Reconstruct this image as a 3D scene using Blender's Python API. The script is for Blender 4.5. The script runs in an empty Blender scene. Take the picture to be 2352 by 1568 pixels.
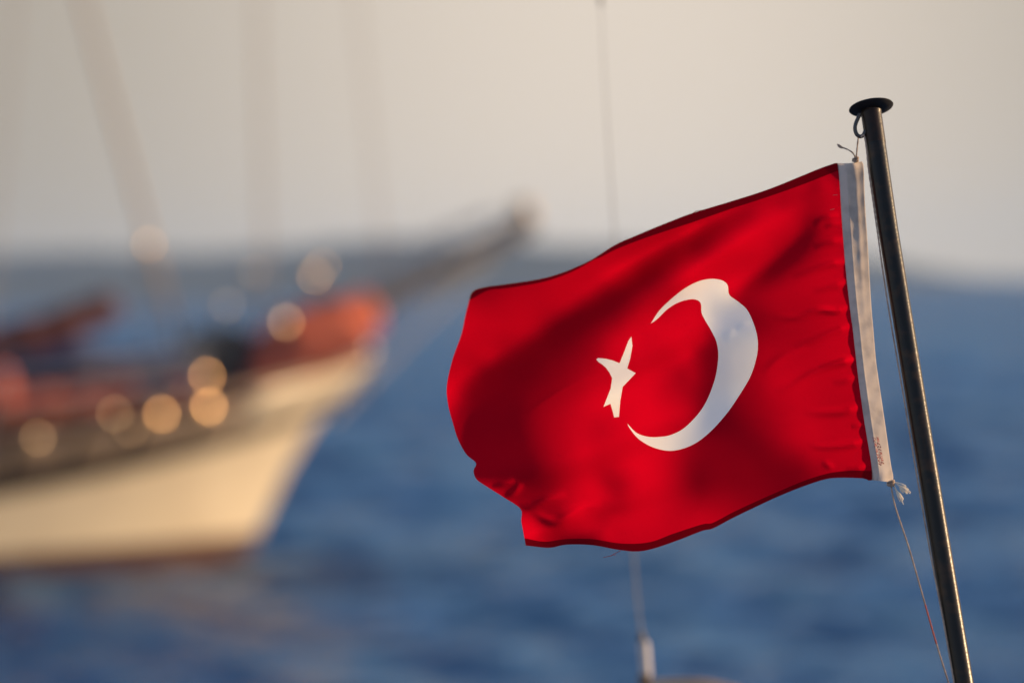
import bpy, bmesh, math, random
import numpy as np
from mathutils import Vector, Matrix
from mathutils.geometry import delaunay_2d_cdt
random.seed(7)
rng = np.random.default_rng(11)
sc = bpy.context.scene
col = sc.collection
R = math.radians

# ------------------------------------------------------------------ camera
# pixel coordinates below are those of a 2351 x 1568 view of the place
FL, SW, PW, PH = 135.0, 36.0, 2351.0, 1568.0
FP = PW * FL / SW
CAM_H = 2.9
HORIZON_Y = 672.0
PITCH = math.atan((PH / 2 - HORIZON_Y) / FP)
ROLL = R(1.5)
FOCUS = 4.4
C0 = Vector((0, 0, CAM_H))
_F = Vector((0, math.cos(PITCH), -math.sin(PITCH)))
_R = Vector((1, 0, 0))
_U = _R.cross(_F)
RX = _R * math.cos(ROLL) - _U * math.sin(ROLL)
UX = _R * math.sin(ROLL) + _U * math.cos(ROLL)

def at(x, y, depth):
    x, y, depth = float(x), float(y), float(depth)
    return C0 + depth * (_F + RX * ((x - PW / 2) / FP) + UX * ((PH / 2 - y) / FP))

cd = bpy.data.cameras.new("camera")
cam = bpy.data.objects.new("camera", cd)
col.objects.link(cam)
m3 = Matrix((RX, UX, -_F)).transposed()
cam.matrix_world = Matrix.Translation(C0) @ m3.to_4x4()
cd.lens, cd.sensor_width, cd.sensor_fit = FL, SW, 'HORIZONTAL'
cd.clip_start, cd.clip_end = 0.1, 60000
cd.dof.use_dof = True
cd.dof.focus_distance = FOCUS
cd.dof.aperture_fstop = 2.7
sc.camera = cam

# ------------------------------------------------------------------ light
SUN_AZ, SUN_EL = R(78), R(10)          # azimuth clockwise from +Y (the view), so the sun is right and a little ahead
SUN = Vector((math.sin(SUN_AZ) * math.cos(SUN_EL), math.cos(SUN_AZ) * math.cos(SUN_EL), math.sin(SUN_EL)))
sl = bpy.data.lights.new("sun", 'SUN')
sl.energy = 4.7
sl.angle = R(0.5)
sl.color = (1.0, 0.67, 0.37)
so = bpy.data.objects.new("sun", sl)
so.rotation_euler = (-SUN).to_track_quat('-Z', 'Y').to_euler()
so.location = (20, 5, 20)
col.objects.link(so)

world = bpy.data.worlds.new("World")
sc.world = world
world.use_nodes = True
nt = world.node_tree
nt.nodes.clear()
def N(t, kind, **kw):
    n = t.nodes.new(kind)
    for k, v in kw.items():
        setattr(n, k, v)
    return n
wo = N(nt, 'ShaderNodeOutputWorld')
bg = N(nt, 'ShaderNodeBackground')
bg.inputs['Strength'].default_value = 0.15
sky = N(nt, 'ShaderNodeTexSky', sky_type='NISHITA')
sky.sun_disc = False
sky.sun_elevation = SUN_EL
sky.sun_rotation = SUN_AZ
sky.air_density, sky.dust_density, sky.ozone_density = 1.0, 1.5, 2.0
geo = N(nt, 'ShaderNodeTexCoord')
sep = N(nt, 'ShaderNodeSeparateXYZ')
nt.links.new(geo.outputs['Generated'], sep.inputs[0])
# low beige haze band hugging the horizon, blue Nishita sky above it
rmp = N(nt, 'ShaderNodeMapRange', interpolation_type='SMOOTHSTEP')
rmp.inputs['From Min'].default_value, rmp.inputs['From Max'].default_value = 0.080, 0.16
nt.links.new(sep.outputs['Z'], rmp.inputs['Value'])
# band dimmed to either side like lens vignette, brightened outside the view as fill
def mth(op, *a):
    n = N(nt, 'ShaderNodeMath', operation=op)
    for k, q in enumerate(a):
        if isinstance(q, (int, float)): n.inputs[k].default_value = q
        else: nt.links.new(q, n.inputs[k])
    return n.outputs[0]
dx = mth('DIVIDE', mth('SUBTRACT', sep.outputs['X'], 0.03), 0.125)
vignette = mth('POWER', 2.71828, mth('MULTIPLY', mth('MULTIPLY', dx, dx), -1.0))
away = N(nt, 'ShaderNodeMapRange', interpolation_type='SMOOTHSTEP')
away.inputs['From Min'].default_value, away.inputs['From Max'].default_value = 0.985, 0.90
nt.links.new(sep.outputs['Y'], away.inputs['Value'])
fac = mth('MAXIMUM', vignette, away.outputs[0])
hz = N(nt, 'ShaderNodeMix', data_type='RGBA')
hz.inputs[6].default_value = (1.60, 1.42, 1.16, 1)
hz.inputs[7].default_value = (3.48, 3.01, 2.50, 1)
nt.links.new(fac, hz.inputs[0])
top = mth('ADD', mth('MULTIPLY', away.outputs[0], 0.45), 0.14)      # band raised all round outside the view, as added fill for the flag
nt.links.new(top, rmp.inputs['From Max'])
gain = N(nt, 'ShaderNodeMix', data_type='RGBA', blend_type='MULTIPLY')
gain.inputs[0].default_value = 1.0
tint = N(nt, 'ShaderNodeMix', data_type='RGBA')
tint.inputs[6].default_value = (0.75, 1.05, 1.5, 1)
tint.inputs[7].default_value = (1.3, 1.28, 1.35, 1)  # brighter neutral sky outside the view, added as fill
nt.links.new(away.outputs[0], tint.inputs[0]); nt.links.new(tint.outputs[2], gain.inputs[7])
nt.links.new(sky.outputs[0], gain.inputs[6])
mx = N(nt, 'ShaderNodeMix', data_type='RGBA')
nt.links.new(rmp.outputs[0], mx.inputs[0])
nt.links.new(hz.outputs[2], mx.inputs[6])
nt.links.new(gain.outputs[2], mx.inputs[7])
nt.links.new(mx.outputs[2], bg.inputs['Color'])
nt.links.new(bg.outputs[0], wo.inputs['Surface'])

sc.view_settings.view_transform = 'Standard'
sc.view_settings.look = 'None'
sc.view_settings.exposure = 0.6
sc.view_settings.gamma = 1.0
sc.cycles.use_denoising = True
sc.cycles.max_bounces = 8
sc.cycles.transparent_max_bounces = 8
sc.cycles.sample_clamp_indirect = 6.0
sc.cycles.volume_bounces = 0

# ------------------------------------------------------------------ materials
def mat(name, color, rough=0.6, metal=0.0, spec=0.5, noise=None, bump=None, coat=0.0):
    m = bpy.data.materials.new(name)
    m.use_nodes = True
    t = m.node_tree
    b = t.nodes['Principled BSDF']
    b.inputs['Base Color'].default_value = (*color, 1)
    b.inputs['Roughness'].default_value = rough
    b.inputs['Metallic'].default_value = metal
    b.inputs['Specular IOR Level'].default_value = spec
    b.inputs['Coat Weight'].default_value = coat
    tc = N(t, 'ShaderNodeTexCoord')
    if noise:                                    # (other colour, scale, low, high): worn patches
        nz = N(t, 'ShaderNodeTexNoise')
        nz.inputs['Scale'].default_value = noise[1]
        nz.inputs['Detail'].default_value = 6
        t.links.new(tc.outputs['Object'], nz.inputs['Vector'])
        mr = N(t, 'ShaderNodeMapRange')
        mr.inputs['From Min'].default_value, mr.inputs['From Max'].default_value = noise[2], noise[3]
        t.links.new(nz.outputs['Fac'], mr.inputs['Value'])
        mi = N(t, 'ShaderNodeMix', data_type='RGBA')
        mi.inputs[6].default_value = (*color, 1)
        mi.inputs[7].default_value = (*noise[0], 1)
        t.links.new(mr.outputs[0], mi.inputs[0])
        t.links.new(mi.outputs[2], b.inputs['Base Color'])
    if bump:                                     # (scale, strength, distance)
        nb = N(t, 'ShaderNodeTexNoise')
        nb.inputs['Scale'].default_value = bump[0]
        nb.inputs['Detail'].default_value = 4
        t.links.new(tc.outputs['Object'], nb.inputs['Vector'])
        bp = N(t, 'ShaderNodeBump')
        bp.inputs['Strength'].default_value = bump[1]
        bp.inputs['Distance'].default_value = bump[2]
        t.links.new(nb.outputs['Fac'], bp.inputs['Height'])
        t.links.new(bp.outputs[0], b.inputs['Normal'])
    return m

def cloth_mat(name, front, through, dirt=None, sheen=0.0):
    """thin woven cloth: reflects on the lit side and lets light through from the other"""
    m = bpy.data.materials.new(name)
    m.use_nodes = True
    t = m.node_tree
    t.nodes.clear()
    o = N(t, 'ShaderNodeOutputMaterial')
    d = N(t, 'ShaderNodeBsdfDiffuse')
    tr = N(t, 'ShaderNodeBsdfTranslucent')
    d.inputs['Color'].default_value = (*front, 1)
    tr.inputs['Color'].default_value = (*through, 1)
    tc = N(t, 'ShaderNodeTexCoord')
    nz = N(t, 'ShaderNodeTexNoise')
    nz.inputs['Scale'].default_value = 900
    nz.inputs['Detail'].default_value = 2
    t.links.new(tc.outputs['Object'], nz.inputs['Vector'])
    bp = N(t, 'ShaderNodeBump')
    bp.inputs['Strength'].default_value = 0.15
    bp.inputs['Distance'].default_value = 0.0003
    t.links.new(nz.outputs['Fac'], bp.inputs['Height'])
    t.links.new(bp.outputs[0], d.inputs['Normal'])
    if dirt:
        n2 = N(t, 'ShaderNodeTexNoise')
        n2.inputs['Scale'].default_value = dirt[1]
        n2.inputs['Detail'].default_value = 6
        t.links.new(tc.outputs['Object'], n2.inputs['Vector'])
        mr = N(t, 'ShaderNodeMapRange')
        mr.inputs['From Min'].default_value, mr.inputs['From Max'].default_value = 0.45, 0.75
        t.links.new(n2.outputs['Fac'], mr.inputs['Value'])
        mi = N(t, 'ShaderNodeMix', data_type='RGBA')
        mi.inputs[6].default_value = (*front, 1)
        mi.inputs[7].default_value = (*dirt[0], 1)
        t.links.new(mr.outputs[0], mi.inputs[0])
        t.links.new(mi.outputs[2], d.inputs['Color'])
    ad = N(t, 'ShaderNodeAddShader')
    t.links.new(d.outputs[0], ad.inputs[0])
    t.links.new(tr.outputs[0], ad.inputs[1])
    t.links.new(ad.outputs[0], o.inputs['Surface'])
    return m

M = {}
M['red'] = cloth_mat('red_cloth', (0.10, 0.0006, 0.004), (0.42, 0.0006, 0.010))
M['hem'] = cloth_mat('hem_cloth', (0.14, 0.001, 0.005), (0.06, 0.0003, 0.002))
M['white'] = cloth_mat('white_cloth', (0.66, 0.61, 0.63), (0.50, 0.45, 0.31))
M['canvas'] = cloth_mat('canvas', (0.48, 0.43, 0.40), (0.10, 0.09, 0.08), dirt=((0.33, 0.30, 0.29), 60))
M['pole'] = mat('pole_steel', (0.008, 0.007, 0.006), 0.30, 0.0, 0.26, noise=((0.05, 0.024, 0.010), 55, 0.48, 0.75), bump=(260, 0.35, 0.0006))
M['rust'] = mat('rusty_steel', (0.020, 0.009, 0.005), 0.36, 0.0, 0.22, noise=((0.008, 0.007, 0.006), 90, 0.4, 0.7), bump=(300, 0.4, 0.0006))
M['cap'] = mat('cap_paint', (0.012, 0.012, 0.014), 0.7, 0.0, 0.3, bump=(200, 0.2, 0.0005))
M['hook'] = mat('hook_iron', (0.02, 0.017, 0.017), 0.45, 0.0, 0.8, bump=(300, 0.3, 0.0005))
M['cord'] = mat('cord', (0.42, 0.32, 0.25), 0.9, noise=((0.25, 0.18, 0.15), 80, 0.4, 0.7))
M['cord_red'] = mat('cord_stained', (0.42, 0.09, 0.06), 0.9)
M['fray'] = mat('frayed_cotton', (0.80, 0.74, 0.64), 0.95)

# ------------------------------------------------------------------ helpers
def tag(o, label=None, cat=None, group=None, kind=None):
    if label: o['label'] = label
    if cat: o['category'] = cat
    if group: o['group'] = group
    if kind: o['kind'] = kind
    return o

def empty(name, loc, rot=None):
    o = bpy.data.objects.new(name, None)
    o.empty_display_size = 0.05
    o.location = loc
    if rot is not None:
        o.rotation_euler = rot
    col.objects.link(o)
    return o

def link(name, verts, faces, m, parent=None, smooth=True):
    """world (or parent-local, if parent given with local=True) vertices -> one mesh object"""
    me = bpy.data.meshes.new(name)
    me.from_pydata([tuple(v) for v in verts], [], [tuple(f) for f in faces])
    me.update()
    if smooth:
        me.polygons.foreach_set('use_smooth', [True] * len(me.polygons))
    me.materials.append(m)
    o = bpy.data.objects.new(name, me)
    col.objects.link(o)
    if parent is not None:
        o.parent = parent
    return o

class MB:
    def __init__(s): s.v, s.f = [], []
    def add(s, v, f):
        k = len(s.v); s.v += [Vector(p) for p in v]; s.f += [tuple(i + k for i in q) for q in f]
    def tube(s, pts, r, n=10, cap=True):
        pts = [Vector(p) for p in pts]
        rr = [float(q) for q in r] if isinstance(r, (list, tuple)) else [float(r)] * len(pts)
        V, Fc = [], []
        ref = None
        for i, p in enumerate(pts):
            d = (pts[min(i + 1, len(pts) - 1)] - pts[max(i - 1, 0)]).normalized()
            if ref is None:
                ref = Vector((0, 0, 1)) if abs(d.z) < 0.9 else Vector((0, 1, 0))
            a = (ref - d * ref.dot(d)).normalized()
            b = d.cross(a)
            ref = a
            for k in range(n):
                t = 2 * math.pi * k / n
                V.append(p + rr[i] * (math.cos(t) * a + math.sin(t) * b))
        for i in range(len(pts) - 1):
            for k in range(n):
                k2 = (k + 1) % n
                Fc.append((i * n + k, i * n + k2, (i + 1) * n + k2, (i + 1) * n + k))
        if cap:
            Fc.append(tuple(range(n))[::-1])
            Fc.append(tuple((len(pts) - 1) * n + k for k in range(n)))
        s.add(V, Fc)
    def box(s, c, sz, rot=None, bev=0.0):
        bm = bmesh.new()
        bmesh.ops.create_cube(bm, size=1)
        for v in bm.verts:
            v.co = Vector((v.co.x * sz[0], v.co.y * sz[1], v.co.z * sz[2]))
        if bev:
            bmesh.ops.bevel(bm, geom=bm.edges[:], offset=bev, segments=3, affect='EDGES', profile=0.6)
        if rot is not None:
            bmesh.ops.transform(bm, matrix=rot, verts=bm.verts)
        bm.verts.index_update()
        s.add([v.co + Vector(c) for v in bm.verts], [[v.index for v in f.verts] for f in bm.faces])
        bm.free()
    def lathe(s, prof, base, axis, n=32, ref=None):
        axis = Vector(axis).normalized()
        a = axis.orthogonal().normalized(); b = axis.cross(a)
        V, Fc = [], []
        for (r, z) in prof:
            for k in range(n):
                t = 2 * math.pi * k / n
                V.append(Vector(base) + axis * z + max(r, 1e-5) * (math.cos(t) * a + math.sin(t) * b))
        for i in range(len(prof) - 1):
            for k in range(n):
                k2 = (k + 1) % n
                Fc.append((i * n + k, i * n + k2, (i + 1) * n + k2, (i + 1) * n + k))
        s.add(V, Fc)
    def build(s, name, m, parent=None, smooth=True):
        V = s.v
        if parent is not None:
            inv = WM(parent).inverted()
            V = [inv @ v for v in V]
        o = link(name, V, s.f, m, parent, smooth)
        if smooth:
            o.data.set_sharp_from_angle(angle=R(40))
        return o

def WM(o):
    m = Matrix.LocRotScale(o.location, o.rotation_euler, (1, 1, 1))
    return WM(o.parent) @ m if o.parent else m

def spline(pts, step, closed=False):
    """Catmull-Rom through 2-D or 3-D points, resampled at about `step`"""
    P = [np.array(p, float) for p in pts]
    n = len(P); out = []
    rngs = range(n if closed else n - 1)
    for i in rngs:
        p0 = P[(i - 1) % n] if (closed or i > 0) else 2 * P[0] - P[1]
        p1, p2 = P[i], P[(i + 1) % n]
        p3 = P[(i + 2) % n] if (closed or i + 2 < n) else 2 * P[-1] - P[-2]
        k = max(1, int(round(np.linalg.norm(p2 - p1) / step)))
        for j in range(k):
            t = j / k
            out.append(0.5 * ((2 * p1) + (-p0 + p2) * t + (2 * p0 - 5 * p1 + 4 * p2 - p3) * t ** 2 + (-p0 + 3 * p1 - 3 * p2 + p3) * t ** 3))
    if not closed:
        out.append(P[-1])
    return out

def inside(poly, X, Y):
    poly = np.asarray(poly); res = np.zeros(X.shape, bool)
    x0, y0 = poly[:, 0], poly[:, 1]
    x1, y1 = np.roll(x0, -1), np.roll(y0, -1)
    for a, b, c, d in zip(x0, y0, x1, y1):
        if b == d: continue
        hit = ((b > Y) != (d > Y)) & (X < (c - a) * (Y - b) / (d - b) + a)
        res ^= hit
    return res

# ------------------------------------------------------------------ sea
def make_water():
    ang = np.concatenate([np.linspace(-180, -16, 50)[:-1], np.linspace(-16, 16, 330), np.linspace(16, 180, 50)[1:]])
    ang = ang[:-1]
    r = [2.0]
    while r[-1] < 45000:
        q = r[-1]
        if q < 22: q *= 1.05
        elif q < 140: q *= 1.0045
        elif q < 1200: q *= 1.008
        else: q *= 1.12
        r.append(q)
    r = np.array(r)
    A, Rr = np.meshgrid(np.radians(ang), r)
    X, Y = Rr * np.sin(A), Rr * np.cos(A)
    Z = np.zeros_like(X)
    wr = np.random.default_rng(5)
    for k in range(70):
        lam = 0.9 * (14.0 / 0.9) ** wr.random()
        th = R(200) + wr.normal() * 0.55
        kx, ky = 2 * math.pi / lam * math.sin(th), 2 * math.pi / lam * math.cos(th)
        amp = 0.0044 * lam ** 0.9 * (0.4 + wr.random())
        fade = np.clip((lam / (Rr * 0.0045) - 2.5) / 3.0, 0, 1) * (Rr > 20)
        s_ = np.sin(kx * X + ky * Y + wr.random() * 7)
        Z += amp * (1.0 if lam > 2.8 else 1.45) * fade * (s_ + 0.35 * s_ * s_ - 0.175)
    dense = np.abs(A) < R(15.9)
    Z *= dense
    n, mcol = X.shape
    V = np.stack([X.ravel(), Y.ravel(), Z.ravel()], 1)
    F = []
    for i in range(n - 1):
        for j in range(mcol):
            j2 = (j + 1) % mcol
            F.append((i * mcol + j, i * mcol + j2, (i + 1) * mcol + j2, (i + 1) * mcol + j))
    F.append(tuple(range(mcol))[::-1])
    m = bpy.data.materials.new('sea_water')
    m.use_nodes = True
    t = m.node_tree
    t.nodes.clear()
    out = N(t, 'ShaderNodeOutputMaterial')
    body = N(t, 'ShaderNodeBsdfDiffuse'); body.inputs['Color'].default_value = (0.038, 0.100, 0.190, 1)   # light coming back out of deep water
    gl = N(t, 'ShaderNodeBsdfGlossy'); gl.inputs['Roughness'].default_value = 0.16
    fr = N(t, 'ShaderNodeFresnel'); fr.inputs['IOR'].default_value = 1.33
    fm = N(t, 'ShaderNodeMath', operation='MULTIPLY'); fm.inputs[1].default_value = 0.58; fm.use_clamp = True
    ms = N(t, 'ShaderNodeMixShader')
    t.links.new(fr.outputs[0], fm.inputs[0]); t.links.new(fm.outputs[0], ms.inputs[0])
    t.links.new(body.outputs[0], ms.inputs[1]); t.links.new(gl.outputs[0], ms.inputs[2]); t.links.new(ms.outputs[0], out.inputs['Surface'])
    g = N(t, 'ShaderNodeNewGeometry')
    acc = None                                   # wind ripples tilt the surface every which way
    for scale, k in ((0.45, 0.26), (1.6, 0.42), (7.0, 0.48)):
        nz = N(t, 'ShaderNodeTexNoise')
        nz.inputs['Scale'].default_value = scale
        nz.inputs['Detail'].default_value = 2
        t.links.new(g.outputs['Position'], nz.inputs['Vector'])
        sb = N(t, 'ShaderNodeVectorMath', operation='SUBTRACT'); sb.inputs[1].default_value = (.5, .5, .5)
        t.links.new(nz.outputs['Color'], sb.inputs[0])
        ml = N(t, 'ShaderNodeVectorMath', operation='MULTIPLY'); ml.inputs[1].default_value = (3 * k, 3 * k, 0)
        t.links.new(sb.outputs[0], ml.inputs[0])
        ad = N(t, 'ShaderNodeVectorMath', operation='ADD')
        t.links.new(ml.outputs[0], ad.inputs[0])
        t.links.new(acc.outputs[0] if acc else g.outputs['Normal'], ad.inputs[1])
        acc = ad
    nn = N(t, 'ShaderNodeVectorMath', operation='NORMALIZE')
    t.links.new(acc.outputs[0], nn.inputs[0])
    for q in (gl, fr): t.links.new(nn.outputs[0], q.inputs['Normal'])
    tag(link('water', V, F, m), kind='structure')
make_water()

# ------------------------------------------------------------------ far coast
def make_hills():
    D0 = 8500.0
    sky_pts = [(-1500, 640), (-700, 600), (-200, 588), (100, 586), (350, 584), (600, 572), (800, 556), (1000, 543), (1150, 548), (1350, 560),
               (1600, 565), (1800, 572), (1980, 588), (2100, 614), (2250, 632), (2450, 640), (2800, 634), (3600, 640)]
    xs = np.linspace(-1500, 3600, 260)
    ys = np.interp(xs, [p[0] for p in sky_pts], [p[1] for p in sky_pts])
    V, F = [], []
    rows = 9
    hr = np.random.default_rng(3)
    bumps = [(hr.random() * 7, 0.004 * (1.7 ** k), 5.0 / (1.5 ** k)) for k in range(6)]
    for i, (x, y) in enumerate(zip(xs, ys)):
        p = at(x, y, D0)
        top = max(4.0, p.z + sum(a * math.sin(x * f_ + ph) for ph, f_, a in bumps))
        for j in range(rows):
            t = j / (rows - 1)
            y_d = -1500 + 3000 * t
            prof = math.sin(math.pi * t) ** 1.3
            rough = 1 + 0.12 * math.sin(i * 0.35 + j * 2.1) * math.sin(i * 0.11 - j)
            sc_ = (p.y + y_d) / p.y
            V.append((p.x * sc_, p.y + y_d, -3 + (top + 3) * prof * (rough if 0 < j < rows - 1 and j != rows // 2 else 1)))
    for i in range(len(xs) - 1):
        for j in range(rows - 1):
            F.append((i * rows + j, (i + 1) * rows + j, (i + 1) * rows + j + 1, i * rows + j + 1))
    m = mat('hill_scrub', (0.022, 0.030, 0.028), 0.95, 0, 0.1, noise=((0.05, 0.05, 0.04), 0.012, 0.45, 0.7))
    tag(link('hills', V, F, m), kind='structure')
make_hills()

# ------------------------------------------------------------------ flagpole
POLE_LEAN = 0.19                        # metres of depth the top leans away over the visible height
def pole_depth(y): return FOCUS + 0.01 + POLE_LEAN * (735 - y) / 1303.0
def pole_pt(y):
    x = np.interp(y, [262, 529, 927, 1565, 2600], [2000.5, 2039.5, 2104.6, 2211.8, 2385.7])
    return at(x, y, pole_depth(y))
pole_root = tag(empty('flagpole', pole_pt(2300)), 'dark weathered metal pole with a round cap, leaning left beside the red flag', 'flagpole')
MMP = FOCUS / FP                        # metres per pixel at the focus distance
b = MB()
ys = np.linspace(330, 2300, 80)
b.tube([pole_pt(y) for y in ys], [23.1 / FP * pole_depth(y) for y in ys], 48)
b.build('pole', M['pole'], pole_root)
b = MB()                                # rusty top length under the cap
ys = np.linspace(254, 330, 12)
b.tube([pole_pt(y) for y in ys], [23.1 / FP * pole_depth(y) + 0.0003 for y in ys], 48)
b.build('rusty_collar', M['rust'], pole_root)
axis = (pole_pt(262) - pole_pt(1568)).normalized()
b = MB()
cap_c = pole_pt(250)
b.lathe([(0, -0.002), (0.0118, -0.002), (0.018, -0.0012), (0.0252, 0.0004), (0.0262, 0.0016), (0.0256, 0.0026), (0.020, 0.0042), (0.012, 0.0056), (0, 0.006)], cap_c, (axis + _F * 0.06).normalized(), 64)
b.build('cap', M['cap'], pole_root)
b = MB()
hk = [(1974, 262), (1969, 274), (1964.5, 285), (1963, 297), (1967, 309), (1974.5, 314), (1982, 311), (1986, 303), (1993, 298)]
hk = spline([tuple(at(x, y, pole_depth(y) - 0.004)) for x, y in hk], 0.0012)
b.tube(hk, 0.0023, 14)
b.build('hook', M['hook'], pole_root)

# ------------------------------------------------------------------ flag
TOP = [(1923, 375), (1917, 375), (1880, 388), (1843.5, 403), (1763.8, 435), (1678, 462.7), (1592, 488.8), (1531, 511.7), (1467, 538), (1413.6, 561.4),
       (1363, 593), (1328, 611), (1289.5, 626.6), (1240.5, 640.4), (1160.8, 652.7), (1120, 658), (1090, 666), (1080, 677)]
FLY = [(1080, 677), (1069, 722), (1059, 768), (1039, 825), (1026, 885), (1029, 930), (1040, 972), (1051, 1007), (1070, 1042), (1093, 1063),
       (1087, 1080), (1094, 1100), (1118, 1117), (1156, 1141), (1195, 1168), (1197, 1196), (1202, 1224), (1207, 1252)]
BOT = [(1207, 1252), (1261, 1257), (1300, 1250), (1359, 1251), (1415, 1261), (1461, 1265.5), (1500, 1259), (1556, 1240), (1613, 1218), (1636, 1213), (1684, 1188),
       (1740, 1161), (1790, 1138), (1845, 1116), (1895, 1100), (1930, 1096.5), (1982, 1098), (1994, 1103), (2002, 1102)]
SEAM = [(2002, 1102), (2000, 1063), (1984, 965), (1970, 864), (1957.7, 755), (1953.5, 726), (1941.6, 619), (1932.4, 503), (1927.8, 423), (1923, 375)]
HEM_T = [(1924, 392), (1843, 424), (1764, 452), (1678, 480), (1592, 510), (1531, 530), (1475, 549), (1418, 571), (1380, 590), (1363, 597), (1328, 617), (1289.5, 634), (1240.5, 649),
         (1160.8, 662), (1120, 667), (1077, 690)]
HEM_B = [(1204, 1235), (1250, 1243), (1300, 1237), (1359, 1237), (1415, 1246), (1461, 1247.5), (1500, 1242), (1545, 1225), (1613, 1203), (1636, 1200), (1684, 1175),
         (1740, 1149), (1790, 1127), (1845, 1104), (1895, 1088), (1930, 1082), (1965, 1080), (2001, 1081)]
CRES = [(1494, 743), (1515.7, 711), (1552.4, 677), (1583, 655.8), (1610.6, 644), (1635, 640.4), (1656.6, 643.5), (1668.8, 652), (1672, 662), (1672.5, 671), (1677, 680), (1696.4, 694),
        (1714.8, 711), (1728.6, 738.5), (1737.8, 769), (1740, 796), (1736, 824), (1723, 863.6), (1698.5, 905.7), (1667, 951), (1628.5, 993), (1590, 1021), (1544.5, 1034.5),
        (1503, 1028), (1468, 1009), (1447, 985), (1440, 972)]
CRES_IN = [(1440, 972), (1461, 993), (1485.6, 1002), (1511, 1003), (1541, 998), (1575, 979), (1614, 935), (1639, 878), (1648.8, 825), (1646, 789), (1635, 763), (1617, 732), (1610.6, 717),
           (1609, 697), (1598, 688), (1580, 688), (1555.5, 695.6), (1531, 711), (1509.5, 732), (1494, 743)]
STAR = [(1449.5, 773), (1452, 794), (1447, 822), (1440, 846), (1459.5, 856.5), (1446, 871), (1429.6, 888), (1424, 920), (1421, 957), (1410, 958), (1406, 942), (1401.6, 927),
        (1385.5, 934), (1395, 910), (1402, 892), (1405.5, 868), (1399, 855), (1391, 844), (1383, 837), (1374, 831), (1369, 825), (1373, 822), (1391, 823.6), (1408, 828), (1422.7, 834), (1433, 808), (1443, 782)]

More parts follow.
